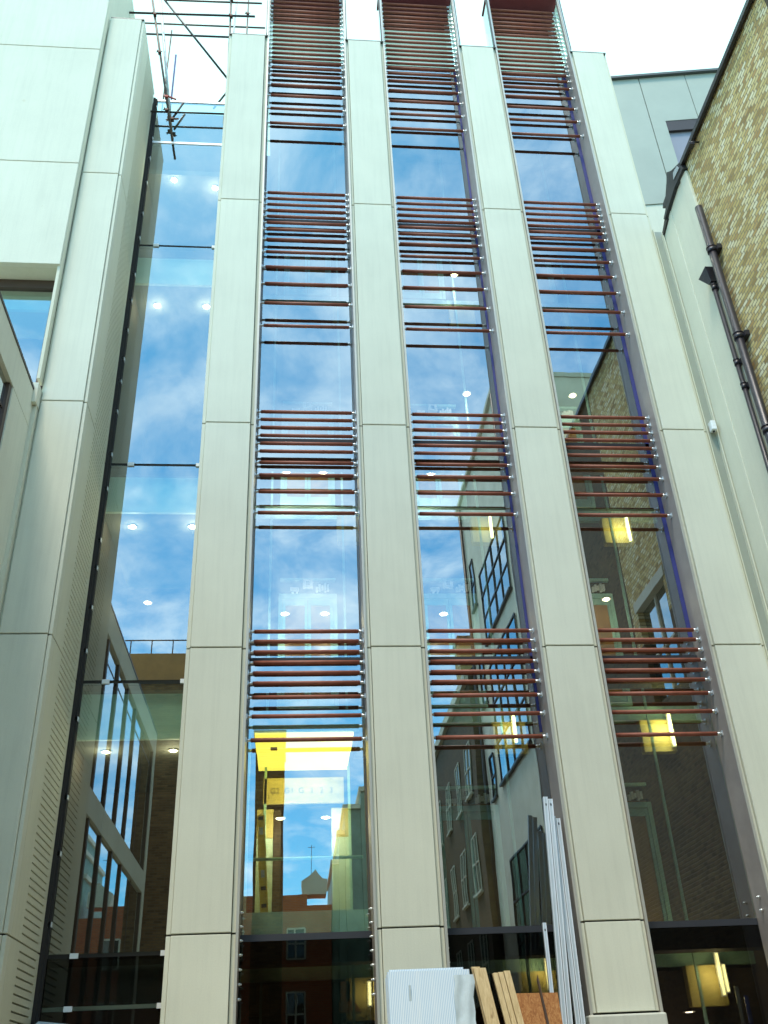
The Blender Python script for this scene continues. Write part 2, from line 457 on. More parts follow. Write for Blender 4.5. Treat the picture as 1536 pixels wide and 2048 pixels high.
# --- interior behind the bays
ZF = [J4, J3, J2, J1]
for i, z in enumerate(ZF):
    MB().box(.82, 8.5, .62, 1.0, z - .30, z + .0).build('floor_edge', 'slab_dark', bld)
    MB().box(.0, 8.5, 2.75, 6.0, z - .28, z).build('floor_slab', 'interior_ceiling', bld)
MB().box(.80, 8.6, .6, 6.2, 21.75, 21.95).build('roof_slab', 'interior_ceiling', bld)
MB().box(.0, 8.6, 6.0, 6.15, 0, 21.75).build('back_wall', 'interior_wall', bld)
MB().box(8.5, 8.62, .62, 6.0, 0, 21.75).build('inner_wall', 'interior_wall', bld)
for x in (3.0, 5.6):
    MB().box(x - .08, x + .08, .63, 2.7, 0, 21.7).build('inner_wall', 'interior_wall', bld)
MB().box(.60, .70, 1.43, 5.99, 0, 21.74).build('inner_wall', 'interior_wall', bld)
# shaft wall at 2.65 m with the lift door openings left out
DX = [1.2, 3.74, 6.28]
for i, z in enumerate(ZF):
    zt = (ZF + [21.7])[i + 1]
    xs = .1
    mb = MB()
    for dx in DX:
        mb.box(xs, dx, 2.66, 2.74, z, zt - .3); mb.box(dx, dx + 1.04, 2.66, 2.74, z + 2.22, zt - .3); xs = dx + 1.04
    mb.box(xs, 8.5, 2.66, 2.74, z, zt - .3)
    mb.build('shaft_wall', 'interior_wall', bld)
    MB().box(.1, 8.5, 2.58, 2.70, z - .30, z - .02).build('landing_beam', 'teal_steel', bld)
    MB().box(.1, 8.5, 4.6, 4.66, z + .01, zt - .30).build('lobby_wall', 'amber_panel', bld)
MB().box(.1, 8.5, 2.66, 2.74, 0, 3.1).build('shaft_wall', 'interior_wall', bld)
for i, z in enumerate(ZF):          # lit bulkheads under each landing
    for dx in DX:
        MB().box(dx + 1.06, dx + 1.62, 2.45, 2.60, z - .86, z - .31).build('bulkhead', 'bulkhead', bld)
for x in (1.05, 2.36, 3.62, 4.92, 6.18, 7.45):
    MB().box(x - .02, x + .02, 2.3, 2.34, 0, 21.5).build('guide_rail', 'teal_steel', bld)

# --- glazed stair bay between fin pier and first pier
sg = MB().box(-1.78, -1.745, 1.30, 1.42, 0, 21.5).build('stair_glazing', 'gap_dark', bld)
MB().box(-1.83, -1.78, 1.27, 1.42, 0, 21.5).build('shadow_gap', 'gap_dark', sg)
SJ = [0, 2.79, 3.42, 7.28, 11.33, 16.78]
for a, b in zip(SJ, SJ[1:]):
    MB().box(-1.745, -.062, 1.35, 1.362, a + .025, b - .025).build('glass_pane', 'stair_glass' if a > 3 else 'low_glass', sg)
MB().box(-1.745, -.062, 1.35, 1.362, 16.805, 20.0).build('glass_pane', 'stair_glass', sg)
MB().box(-1.745, -.062, 1.35, 1.362, 20.06, 21.47).build('glass_pane', 'stair_glass', sg)
for z in SJ[2:]:
    MB().box(-1.78, -.062, 1.37, 1.42, z - .04, z + .04).build('transom', 'gap_dark', sg)
MB().box(-1.78, -.062, 1.335, 1.41, 20.0, 20.06).build('handrail', 'tube_white', sg)
MB().box(-1.78, -.062, 1.335, 1.40, 21.47, 21.53).build('handrail', 'tube_white', sg)
for z in (4.73, 5.51, 6.68, 7.78, 8.53, 9.25, 9.78, 10.8, 11.52, 12.47, 13.17, 13.71, 14.43, 15.2, 15.91, 16.96, 17.69, 18.65, 19.45, 20.12, 21.22, 3.81):
    MB().box(-1.815, -1.735, 1.30, 1.348, z - .03, z + .035).build('setting_block', 'white_block', sg)
for z in SJ[1:]:
    for x, w in ((-1.40, .055), (-.22, .05)):
        MB().box(x - w, x + w, 1.32, 1.348, z - .035, z + .03).build('setting_block', 'white_block', sg)
MB().box(-1.745, -.062, 1.36, 1.42, 2.45, 2.76).build('base_panel', 'interior_wall', sg)
# stair lobby interior
for z in (3.42, J3, J2, J1):
    MB().box(-1.80, -.05, 1.50, 1.56, z - .84, z - .12).build('slab_panel', 'slab_panel', sg)
    MB().box(-1.80, -.05, 1.56, 5.0, z - .84, z - .04).build('floor_slab', 'interior_ceiling', sg)
MB().box(-1.80, -.05, 1.50, 5.0, 19.15, 19.3).build('floor_slab', 'interior_ceiling', sg)
MB().box(-1.80, -.05, 4.4, 4.5, 0, 19.1).build('lobby_wall', 'interior_wall', sg)
MB().box(-1.90, -1.81, 1.44, 5.0, 0, 21.4).build('lobby_wall', 'interior_wall', sg)
MB().box(-.05, .05, 1.44, 5.0, 0, 21.4).build('lobby_wall', 'interior_wall', sg)
MB().box(-1.78, -.07, 1.62, 1.75, 19.31, 21.44).build('dark_backing', 'interior_wall', sg)  # dark backing added to block the sky behind the top pane

# ------------------------------------------------------------------ louvre screens
BARS_TOP = [24.08, 23.912, 23.735, 23.56, 23.402, 23.233, 23.061, 22.891, 22.732, 22.572, 22.398, 22.233, 22.077, 21.907, 21.746, 21.573, 21.363, 21.09, 20.742, 20.363, 19.918, 19.431]
BARS_B = [17.239, 17.066, 16.896, 16.727, 16.555, 16.375, 16.186, 15.908, 15.567, 15.165, 14.734, 14.238, 13.683]
BARS_C = [11.719, 11.556, 11.389, 11.222, 11.058, 10.898, 10.669, 10.42, 10.097, 9.696]
BARS_D = [7.621, 7.459, 7.291, 7.125, 6.963, 6.807, 6.594, 6.311, 5.968]
def louvre(x0, src=None):
    pos = ['brown louvre bars above the lit yellow lift car, next to the glazed stair', 'brown louvre bars of the middle bay, above the leaning white studs', 'brown louvre bars nearest the brick wall, top box fully in view']
    k = int(round(x0 / 2.6))
    t = thing('louvre_screen', pos[k], 'louvre screen', (x0 + 1.69, .27, 0), 'louvre screens')
    xa, xb = x0 + .818, x0 + 2.512
    global PB, PC
    for z in BARS_TOP + BARS_B + BARS_C + BARS_D:
        if PB is None:
            t0 = root_loc(t)
            b = MB().cyl((xa + .075, .27, z), (xb - .075, .27, z), .031, 14).build('louvre_bar', 'terracotta', t)
            # re-centre this bar at its own height so that it can be copied
            for v in b.data.vertices: v.co.z -= z
            b.location.z = z
            caps = []
            for s, xe in ((-1, xa), (1, xb)):
                mb = MB()
                xi = xe - s * .075
                mb.cyl((xe, .27, 0), (xi - s * .004, .27, 0), .022, 12)
                mb.box(min(xe, xe - s * .012), max(xe, xe - s * .012), .235, .305, -.035, .035)
                c = bpy.data.objects.new('end_bracket', None)
                c = mb.build('end_bracket', 'aluminium', None)
                for v in c.data.vertices: v.co -= Vector((t0.x, t0.y, 0))
                c.parent = b
                caps.append(c)
            PB, PC = b, caps
        else:
            b = PB.copy(); COL.objects.link(b); b.parent = t; b.location = (0, 0, z)
            for c0 in PC:
                c = c0.copy(); COL.objects.link(c); c.parent = b
    # box that carries the screen above the roof line
    ZT = 24.30
    fr = MB()
    fr.box(x0 + .775, x0 + .800, -.028, -.004, 22.1, ZT); fr.box(x0 + 2.53, x0 + 2.555, -.028, -.004, 22.1, ZT)
    fr.box(x0 + .775, x0 + 2.555, -.028, -.004, ZT, ZT + .04)
    fr.build('box_frame', 'box_frame', t)
    MB().box(x0 + .755, x0 + .772, -.03, .06, 22.16, ZT + .04).build('side_panel', 'dark_metal', t)
    MB().box(x0 + 2.558, x0 + 2.575, -.03, .06, 22.16, ZT + .04).build('side_panel', 'dark_metal', t)
    MB().box(x0 + .776, x0 + 2.554, .0, .58, ZT + .0, ZT + .035).build('top_panel', 'maroon', t)
    MB().box(x0 + .82, x0 + 2.51, .53, .57, ZT - .75, ZT - .002).build('head_panel', 'maroon', t)
    return t
PB = None; PC = None
for k in range(3): louvre(2.6 * k)

# ------------------------------------------------------------------ ceiling lights
def light_proto(loc, label):
    t = thing('ceiling_light', label, 'ceiling light', loc, 'ceiling lights behind the glass')
    mb = MB(); x, y, z = loc
    n = 20
    k = len(mb.v)
    for r_, zz_ in ((.085, 0), (.085, -.012), (.058, -.012), (.055, .0)):
        for i in range(n):
            a = 2 * math.pi * i / n; mb.v.append((x + r_ * math.cos(a), y + r_ * math.sin(a), z + zz_))
    for q in range(3):
        for i in range(n): mb.face([q * n + i, q * n + (i + 1) % n, (q + 1) * n + (i + 1) % n, (q + 1) * n + i], True)
    mb.build('housing', 'trim_metal', t)
    MB().cyl((x, y, z - .006), (x, y, z - .020), .050, 16).build('lamp', 'lamp_glow', t)
    l = bpy.data.objects.new('light', bpy.data.lights.new('light', 'POINT')); COL.objects.link(l); l.parent = t
    l.location = (0, 0, -.16); l.data.energy = 8; l.data.color = (1, .82, .55); l.data.shadow_soft_size = .05
    return t
LP = [((-1.233, 1.62, 19.14), 'ceiling light in the top storey of the glazed stair, the left one'),
      ((-.35, 1.80, 19.14), 'ceiling light in the top storey of the glazed stair, beside the concrete pier'),
      ((-1.392, 2.11, 15.85), 'left ceiling light in the second storey down of the glazed stair'),
      ((-.387, 2.10, 15.85), 'ceiling light beside the pier in the second storey down of the glazed stair'),
      ((-1.376, 1.96, 10.43), 'left ceiling light in the third storey down of the glazed stair'),
      ((-.33, 1.95, 10.43), 'ceiling light beside the pier in the third storey down of the glazed stair'),
      ((-1.308, 3.9, 9.9), 'single ceiling light low in the third storey of the glazed stair'),
      ((-1.412, 2.04, 6.41), 'left ceiling light above the reflected wing in the lowest tall pane of the glazed stair'),
      ((-.384, 2.02, 6.41), 'ceiling light beside the pier in the lowest tall pane of the glazed stair'),
      ((1.32, 2.0, 11.66), 'left light of the pair behind the third group of bars, bay next to the stair'),
      ((2.0, 2.0, 11.66), 'right light of the pair behind the third group of bars, bay next to the stair'),
      ((1.32, 2.0, 8.75), 'left light of the pair above the lowest bars, bay next to the stair'),
      ((2.0, 2.0, 8.75), 'right light of the pair above the lowest bars, bay next to the stair'),
      ((1.29, 2.0, 5.33), 'left light of the pair in the lit lift car'),
      ((1.98, 2.0, 5.33), 'right light of the pair in the lit lift car'),
      ((4.90, 2.0, 16.89), 'ceiling light behind the second group of bars in the middle bay'),
      ((4.88, 2.0, 13.59), 'ceiling light in the clear glass above the third group of bars, middle bay'),
      ((4.03, 2.0, 11.66), 'ceiling light behind the third group of bars in the middle bay'),
      ((4.05, 2.0, 8.74), 'ceiling light just above the lowest group of bars in the middle bay'),
      ((7.05, 2.0, 13.60), 'ceiling light in the bay nearest the brick wall, above its third group of bars')]
LP += [((6.98, 2.0, 9.02), 'tiny light above the lift door between the two lowest bar groups, by the brick wall'),
       ((7.10, 2.0, 2.51), 'tiny warm light at the foot of the bay nearest the brick wall')]
lp0 = light_proto(*LP[0])
for loc, lab in LP[1:]:
    c = copy_tree(lp0, loc); c['label'] = lab
# hanging stems for the shaft lights so that they are carried by something
for (loc, lab) in LP[9:]:
    pass

# fluorescent tubes beside the lit bulkheads
def tube(x, y, z0, z1, label, power=16):
    t = thing('strip_light', label, 'strip light', (x, y, z0), 'yellow strip lights behind the glass')
    MB().box(x - .035, x + .035, y + .02, y + .06, z0, z1).build('batten', 'white_block', t)
    MB().cyl((x - .0, y, z0 + .02), (x - .0, y, z1 - .02), .016, 10).build('tube', 'tube_glow', t)
    l = bpy.data.objects.new('light', bpy.data.lights.new('light', 'POINT')); COL.objects.link(l); l.parent = t
    l.location = (-.12, -.1, (z1 - z0) / 2); l.data.energy = power; l.data.color = (1, .85, .35); l.data.shadow_soft_size = .15
tube(7.80, 2.35, 10.40, 10.95, 'yellow strip light below the third group of bars nearest the brick wall', 8)
tube(7.84, 2.35, 6.45, 7.05, 'yellow strip light behind the two lowest bars by the brick wall', 12)
tube(7.80, 2.30, 2.70, 3.30, 'long yellow strip light at the foot of the bay nearest the brick wall', 14)
tube(7.92, 2.42, 2.75, 3.15, 'short yellow strip light beside the long one, foot of the brick wall bay', 3)
tube(5.24, 2.42, 2.88, 3.40, 'yellow strip light beside the white studs, foot of the middle bay', 6)
tube(5.15, 2.35, 6.55, 7.05, 'thin strip light behind the two lowest bars of the middle bay', 4)
tube(5.15, 2.35, 10.45, 10.95, 'thin strip light under the third group of bars of the middle bay', 2)
tube(2.60, 2.42, 2.76, 3.10, 'small yellow strip light right of the dark glass under the lift car', 2)

# ------------------------------------------------------------------ lift doors
def lift_door(dx, z, label):
    t = thing('lift_door', label, 'lift door', (dx + .52, 2.6, z), 'glazed lift doors behind the facade')
    fr = MB()
    fr.box(dx, dx + .07, 2.56, 2.65, z, z + 2.15); fr.box(dx + .97, dx + 1.04, 2.56, 2.65, z, z + 2.15)
    fr.box(dx + .072, dx + .968, 2.56, 2.65, z + 2.06, z + 2.15); fr.box(dx + .072, dx + .968, 2.56, 2.65, z - .0, z + .06)
    fr.build('frame', 'teal_steel', t)
    for a in (dx + .075, dx + .525):
        lf = MB().box(a, a + .05, 2.575, 2.62, z + .07, z + 2.05).box(a + .39, a + .44, 2.575, 2.62, z + .07, z + 2.05)
        lf.box(a + .052, a + .388, 2.575, 2.62, z + .07, z + .19).box(a + .052, a + .388, 2.575, 2.62, z + 1.93, z + 2.05)
        l = lf.build('door_leaf', 'teal_steel', t)
        MB().box(a + .052, a + .388, 2.595, 2.603, z + .19, z + 1.93).build('pane', 'lobby_glow_amber', l)
    op = MB().box(dx + .43, dx + .61, 2.48, 2.56, z + 2.24, z + 2.40)
    op.box(dx + .20, dx + .36, 2.5, 2.56, z + 2.19, z + 2.25).box(dx + .23, dx + .27, 2.5, 2.56, z + 2.15, z + 2.19).box(dx + .31, dx + .34, 2.5, 2.56, z + 2.15, z + 2.19)
    for q in range(5):
        op.box(dx + .66 + .05 * q, dx + .70 + .05 * q, 2.5, 2.56, z + 2.17 + .02 * (q % 3), z + 2.26 + .035 * (q % 2) + .012 * q)
    o = op.build('door_operator', 'white_block', t)
    MB().box(dx + .49, dx + .55, 2.472, 2.479, z + 2.28, z + 2.36).build('cover', 'dark_metal', o)
    MB().box(dx + .02, dx + 1.02, 2.57, 2.65, z + 2.42, z + 2.47).build('track', 'teal_steel', t)
    return t
lvname = ['lowest', 'second lowest', 'third', 'highest']
bayname = ['in the bay next to the glazed stair', 'in the middle bay', 'in the bay nearest the brick wall']
d0 = None
for k, dx in enumerate(DX):
    for i, z in enumerate(ZF):
        if k == 0 and i == 0: continue
        lab = 'teal framed glass lift door with pale door gear above, %s one %s' % (lvname[i], bayname[k])
        if d0 is None: d0 = lift_door(dx, z, lab)
        else:
            c = copy_tree(d0, (dx + .52, 2.6, z)); c['label'] = lab

# ------------------------------------------------------------------ lift car
car = thing('lift_car', 'lift car with glowing yellow ceiling, low behind the bay next to the glazed stair', 'lift car', (1.64, 1.6, 3.45))
MB().box(.86, 2.48, .66, .74, 3.50, 3.78).build('sill', 'car_sill', car)
MB().box(.90, 2.44, .76, 2.45, 3.46, 3.54).build('floor', 'car_metal', car)
cf = MB().box(.92, 2.36, .74, 1.60, 6.20, 6.24).box(.93, 2.35, 1.615, 2.50, 6.20, 6.24).build('ceiling_panel', 'car_glow', car)
MB().box(1.14, 1.24, 1.30, 1.42, 6.185, 6.198).build('vent', 'black_plastic', cf)
MB().box(.86, 2.44, .70, 2.56, 6.26, 6.38).build('roof', 'dark_metal', car)
MB().box(.86, 2.44, .64, .70, 6.22, 6.40).build('head_beam', 'teal_steel', car)
hd = MB().box(1.02, 2.28, 2.30, 2.36, 5.62, 6.02).build('header', 'bulkhead', car)
ll = bpy.data.objects.new('car_light', bpy.data.lights.new('car_light', 'AREA')); COL.objects.link(ll); ll.parent = car
ll.location = (0, -.1, 2.70); ll.data.size = 1.2; ll.data.energy = 16; ll.data.color = (1, .80, .25)
MB().box(.93, 1.18, 2.32, 2.40, 3.54, 5.10).build('jamb', 'slab_panel', car)
MB().box(.93, 1.18, 2.32, 2.40, 5.105, 5.54).build('jamb', 'bulkhead', car)
MB().box(2.08, 2.34, 2.32, 2.40, 3.54, 5.10).build('jamb', 'slab_panel', car)
MB().box(2.08, 2.34, 2.32, 2.40, 5.105, 5.54).build('jamb', 'bulkhead', car)
MB().box(1.19, 1.30, 2.36, 2.42, 3.54, 5.54).build('jamb', 'interior_wall', car)
MB().cyl((.86, 1.0, 4.52), (2.46, 1.0, 4.52), .022, 10).build('handrail', 'teal_steel', car)
MB().box(.84, .875, .68, .72, 3.5, 6.22).build('corner_post', 'teal_steel', car)
# floor indicator letters
def text_obj(s, x, y, z, size, mat, parent, name='lettering'):
    cu = bpy.data.curves.new(name, 'FONT'); cu.body = s; cu.size = size; cu.align_x = 'CENTER'; cu.extrude = .002
    o = bpy.data.objects.new(name, cu); COL.objects.link(o); o.rotation_euler = (R(90), 0, 0); o.location = (x, y, z)
    bpy.context.view_layer.update()
    me = bpy.data.meshes.new_from_object(o.evaluated_get(bpy.context.evaluated_depsgraph_get()))
    me.transform(o.matrix_world); me.transform(Matrix.Translation(-root_loc(parent)))
    bpy.data.objects.remove(o)
    m_ = bpy.data.objects.new(name, me); COL.objects.link(m_); me.materials.clear(); me.materials.append(M[mat]); m_.parent = parent
    return m_
tx = MB()
first = None
for s, x in (('G2', 1.20), ('G1', 1.42), ('G', 1.61), ('1', 1.78), ('2', 1.93), ('3', 2.08)):
    text_obj(s, x, 2.293, 5.78, .125, 'faded_ink', hd)

lvl = thing('spirit_level', 'long yellow spirit level standing upright inside the lift car', 'spirit level', (1.10, 1.25, 3.56))
body = MB()
def leanpt(f, dx=0, dy=0): return (1.12 - .10 * f + dx, 1.20 + .03 * f + dy, 3.56 + 1.62 * f)
body.obox(leanpt(0), leanpt(1), .085, .028, (0, 1, 0))
body.obox(leanpt(0, -.05), leanpt(1, -.05), .012, .05, (0, 1, 0)); body.obox(leanpt(0, .05), leanpt(1, .05), .012, .05, (0, 1, 0))
body.build('body', 'yellow_paint', lvl)
for f in (.12, .5, .86):
    MB().obox(leanpt(f - .03, 0, -.018), leanpt(f + .03, 0, -.018), .05, .012, (0, 1, 0)).build('vial', 'lead_light', lvl)
for f in (.04, .24, .38, .97):
    MB().obox(leanpt(f - .015, 0, -.018), leanpt(f + .015, 0, -.018), .07, .014, (0, 1, 0)).build('grip', 'black_plastic', lvl)

# dark plant room shapes under the lift car
pr = thing('duct', 'orange-lit stepped duct behind the dark glass under the lift car', 'duct', (1.05, 2.5, 2.2))
MB().box(.98, 1.14, 2.45, 2.60, 2.78, 3.10).build('upper_duct', 'amber_panel', pr)
MB().prism([(.83, 2.44, 2.70), (1.16, 2.44, 2.70), (1.16, 2.44, 2.84), (.92, 2.44, 2.84)], (0, .2, 0)).build('lower_duct', 'amber_panel', pr)
pr2 = thing('duct', 'orange-lit stepped duct beside the small strip light under the lift car', 'duct', (2.3, 2.5, 2.2))
MB().box(2.18, 2.32, 2.45, 2.60, 2.78, 3.10).build('upper_duct', 'amber_panel', pr2)
MB().prism([(2.16, 2.44, 2.70), (2.48, 2.44, 2.70), (2.38, 2.44, 2.84), (2.16, 2.44, 2.84)], (0, .2, 0)).build('lower_duct', 'amber_panel', pr2)
tag(MB().cyl((7.65, 1.5, 0), (7.65, 1.5, 2.76), .03, 12).build('service_pipe', 'lead_light', None, origin=(7.65, 1.5, 0)), 'grey upright pipe behind the glass at the bottom right', 'pipe')
tag(MB().cyl((7.77, 1.5, 0), (7.76, 1.5, 2.64), .03, 12).build('service_pipe', 'blue_pipe', None, origin=(7.77, 1.5, 0)), 'bright blue upright pipe behind the glass at the bottom right', 'pipe')

# ------------------------------------------------------------------ left part of the building
wing = thing('wing_building', 'pale concrete wing at the left edge with a recessed window and projecting arm', 'building', (-3.6, -1, 0))
for a, b in segs([14.07, J1, 20.22, 25.2]):
    MB().box(-9, -2.575, -.704, -.60, a, b).build('cladding_panel', 'pier_concrete', wing, bevel=.006)
MB().box(-9, -2.62, -.60, 3.0, 14.09, 25.1).build('upper_wall', 'pier_side', wing)
MB().box(-2.615, -2.567, -.66, -.47, 11.6, 25.1).build('side_strip', 'pier_side', wing)
# recessed window
wf = MB().box(-9, -2.64, -.30, -.20, 13.90, 14.08).box(-2.74, -2.64, -.30, -.20, 11.5, 13.9).box(-9, -2.745, -.30, -.20, 11.40, 11.5).build('window_frame', 'window_frame_brown', wing)
MB().box(-9, -2.741, -.25, -.24, 11.5, 13.90).build('glass_pane', 'stair_glass', wf)
MB().box(-9, -2.66, -.12, -.06, 13.55, 14.05).build('blind_box', 'slab_panel', wing)
MB().box(-9, -2.66, 1.2, 1.3, 11.3, 14.05).build('back_wall', 'interior_wall', wing)
MB().box(-2.80, -2.76, .1, .16, 11.5, 13.6).build('inner_post', 'white_block', wing)
MB().box(-2.70, -2.55, -.70, -.30, 11.10, 11.48).build('window_sill', 'pier_concrete', wing, bevel=.006)
MB().box(-2.70, -2.56, -.60, -.30, 0, 11.09).build('link_strip', 'pier_side', wing)
# projecting arm, wall facing +x at x=-2.6, from y=-.53 to -13.2
AX = -2.62
arm_y = -13.2
MB().box(-9, AX - .12, arm_y + .1, -.55, 11.0, 11.33).build('arm_roof', 'cladding_grey', wing)
MB().box(AX - .30, AX + .012, arm_y, -.53, 11.335, 11.385).build('coping', 'dark_metal', wing)
MB().box(AX - .12, AX, arm_y, -.53, 10.695, 11.33).build('spandrel', 'pier_concrete', wing)
MB().box(AX - .12, AX, arm_y + .42, -1.57, 6.76, 7.30).build('spandrel', 'pier_concrete', wing)
MB().box(AX - .12, AX, arm_y + .42, -1.57, 0, 2.7).build('spandrel', 'pier_concrete', wing)
MB().box(AX - .12, AX, -1.56, -.53, 0, 10.68).build('end_pier', 'pier_concrete', wing)
MB().box(AX - .12, AX, arm_y, arm_y + .41, 0, 10.685).build('end_pier', 'pier_concrete', wing)
MB().box(-9, AX - .125, arm_y, arm_y + .12, 0, 11.33).build('end_wall', 'pier_side', wing)
MB().box(-2.95, -2.9, arm_y + .2, -.6, 0, 10.9).build('inner_wall', 'slab_dark', wing)
for (a, b) in ((7.31, 10.685), (2.71, 6.75)):
    w_ = MB().box(AX - .075, AX - .065, arm_y + .42, -1.57, a, b).build('window', 'window_glass', wing)
    for y in (-1.60, -3.2, -4.72, -6.2, -7.72, -9.15, -12.76):
        MB().box(AX - .11, AX - .02, y - .065, y + .065, a, b).build('mullion', 'window_frame_brown', w_)
    MB().box(AX - .08, AX - .055, -10.98, -10.95, a, b).build('mullion', 'window_frame_brown', w_)
MB().box(AX - .08, AX - .055, -12.7, -1.6, 10.22, 10.25).build('transom', 'window_frame_brown', wing)

# ------------------------------------------------------------------ right: rendered return wall and brick wall
WX = 8.85
bw = thing('brick_wall', 'old yellow stock brick wall with a smooth cream rendered end beside the pale piers', 'wall', (WX, -4, 0))
# brick face with one window opening (y -4.4..-2.62, z 8.0..10.35)
mb = MB()
wy0, wy1, wz0, wz1 = -4.35, -2.70, 8.2, 10.35
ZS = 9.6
mb.box(WX, WX + .4, -4.72, wy0, ZS, 16.62); mb.box(WX, WX + .4, wy1, -1.33, ZS, 16.62)
mb.box(WX, WX + .4, wy0, wy1, wz1 + .22, 16.62)
mb.build('brick_face', 'stock_brick', bw)
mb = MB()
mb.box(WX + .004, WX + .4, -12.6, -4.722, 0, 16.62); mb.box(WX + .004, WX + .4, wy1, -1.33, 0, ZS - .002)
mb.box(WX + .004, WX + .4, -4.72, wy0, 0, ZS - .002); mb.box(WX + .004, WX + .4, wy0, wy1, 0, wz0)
mb.build('shade_brick_face', 'dark_brick', bw)  # shade of the lower and farther wall put into darker brick
MB().box(WX - .02, WX + .35, wy0 - .12, wy1 + .12, wz1, wz1 + .22).build('lintel', 'old_stone', bw)
wi = MB().box(WX + .14, WX + .15, wy0, wy1, wz0, wz1).build('window', 'window_glass', bw)
MB().box(WX + .10, WX + .16, (wy0 + wy1) / 2 - .03, (wy0 + wy1) / 2 + .03, wz0, wz1).box(WX + .10, WX + .16, wy0, wy1, wz0 + 1.0, wz0 + 1.05).build('frame', 'cream_wall', wi)
MB().box(WX - .04, WX + .38, -12.6, -1.20, 16.625, 16.70).build('coping', 'dark_metal', bw)
MB().box(WX - .10, WX - .041, -12.6, -1.30, 16.56, 16.66).build('gutter', 'cast_iron', bw)
# rendered end: three faintly stepped coats, top falling towards the facade
def rend(y0, y1, x, zt0, zt1, name='rendered_face'):
    MB().hexa([(x, y0, 0), (x + .35, y0, 0), (x + .35, y1, 0), (x, y1, 0), (x, y0, zt0), (x + .35, y0, zt0), (x + .35, y1, zt1), (x, y1, zt1)]).build(name, 'render', bw, bevel=.01)
rend(-1.33, -1.06, WX - .045, 16.40, 16.50)
rend(-1.06, -.42, WX - .025, 16.50, 16.45)
rend(-.42, .40, WX - .035, 16.42, 16.05)
# metal channel between last pier and rendered wall
ch = MB().box(8.53 + .064, WX - .05, .10, .16, 0, 16.3).build('cover_strip', 'cladding_grey', bw)
MB().box(WX - .075, WX - .052, .03, .0995, 0, 16.2).build('channel_edge', 'pier_side', ch)
MB().box(8.596, 8.612, .03, .0995, 0, 16.3).build('channel_edge', 'pier_side', ch)
# lead flashing on the wall head
fl = thing('lead_flashing', 'torn black lead flashing on top of the rendered wall corner', 'flashing', (WX - .1, -.9, 16.4))
MB().prism([(WX - .10, -1.36, 16.42), (WX - .10, -1.30, 16.66), (WX - .10, -.95, 16.86), (WX - .10, -.78, 17.02), (WX - .10, -.68, 16.86), (WX - .10, -.50, 16.66), (WX - .10, -.34, 16.64), (WX - .10, -.28, 16.56), (WX - .10, -.44, 16.47), (WX - .10, -.20, 16.34), (WX - .10, -.24, 16.28), (WX - .10, -.50, 16.36), (WX - .10, -.90, 16.44)], (.16, 0, 0)).build('sheet', 'lead', fl)
MB().prism([(WX - .115, -1.26, 16.55), (WX - .115, -1.20, 16.68), (WX - .115, -1.02, 16.72), (WX - .115, -.96, 16.58)], (.01, 0, 0)).build('patch', 'lead_light', fl)
MB().hexa([(WX - .07, -.28, 16.25), (WX - .02, -.28, 16.25), (WX - .02, .18, 16.08), (WX - .07, .18, 16.08), (WX - .07, -.28, 16.42), (WX - .02, -.28, 16.42), (WX - .02, .20, 16.12), (WX - .07, .20, 16.12)]).build('edge_strip', 'dark_metal', fl)
# downpipes
def pipe(x, y, r, z1, collars, label, hopper=False):
    t = thing('downpipe', label, 'downpipe', (x, y, 0), 'black downpipes on the brick wall')
    MB().cyl((x, y, 0), (x, y, z1), r, 20).build('pipe', 'cast_iron', t)
    for z in collars:
        c = MB().cyl((x, y, z - .045), (x, y, z + .045), r * 1.22, 20).cyl((x, y, z + .055), (x, y, z + .075), r * 1.3, 20).build('collar', 'cast_iron', t)
        MB().box(x + r * .8, WX, y - r * 1.9, y + r * 1.9, z - .05, z + .05).build('bracket', 'cast_iron', c)
    if hopper:
        hp = MB()
        a, b, z0, zt = .05, .16, z1 - .05, z1 + .27
        hp.hexa([(x - a, y - a, z0), (x + a, y - a, z0), (x + a, y + a, z0), (x - a, y + a, z0), (x - .10, y - .08, zt), (x + .05, y - .08, zt), (x + .05, y + .24, zt), (x - .10, y + .24, zt)])
        hp.build('hopper', 'cast_iron', t)
    return t
pipe(8.72, -1.52, .068, 15.15, (14.05, 12.05, 10.15, 8.2, 6.2, 4.2), 'thick black downpipe with an open top on the yellow brick wall')
pipe(8.74, -1.22, .040, 13.62, (13.45, 11.75, 11.25, 9.3, 7.3, 5.2), 'thin black downpipe with a dark hopper head beside the thick one', True)
sb = thing('sensor_box', 'small white box fixed at the joint beside the last pale pier', 'sensor', (8.70, .0, 11.34))
MB().box(8.655, 8.745, -.06, .06, 11.26, 11.45).build('case', 'white_block', sb, bevel=.012)
MB().cyl((8.70, .0, 11.262), (8.70, .0, 11.24), .02, 10).build('lens', 'black_plastic', sb)
gh = thing('gutter_hook', 'small black hook under the gutter of the brick wall', 'hook', (8.72, -1.95, 16.35))
MB().cyl((8.84, -1.95, 16.42), (8.66, -1.95, 16.40), .02, 8).cyl((8.66, -1.95, 16.40), (8.66, -1.99, 16.28), .02, 8).box(8.60, 8.70, -2.04, -1.92, 16.24, 16.30).build('arm', 'cast_iron', gh)

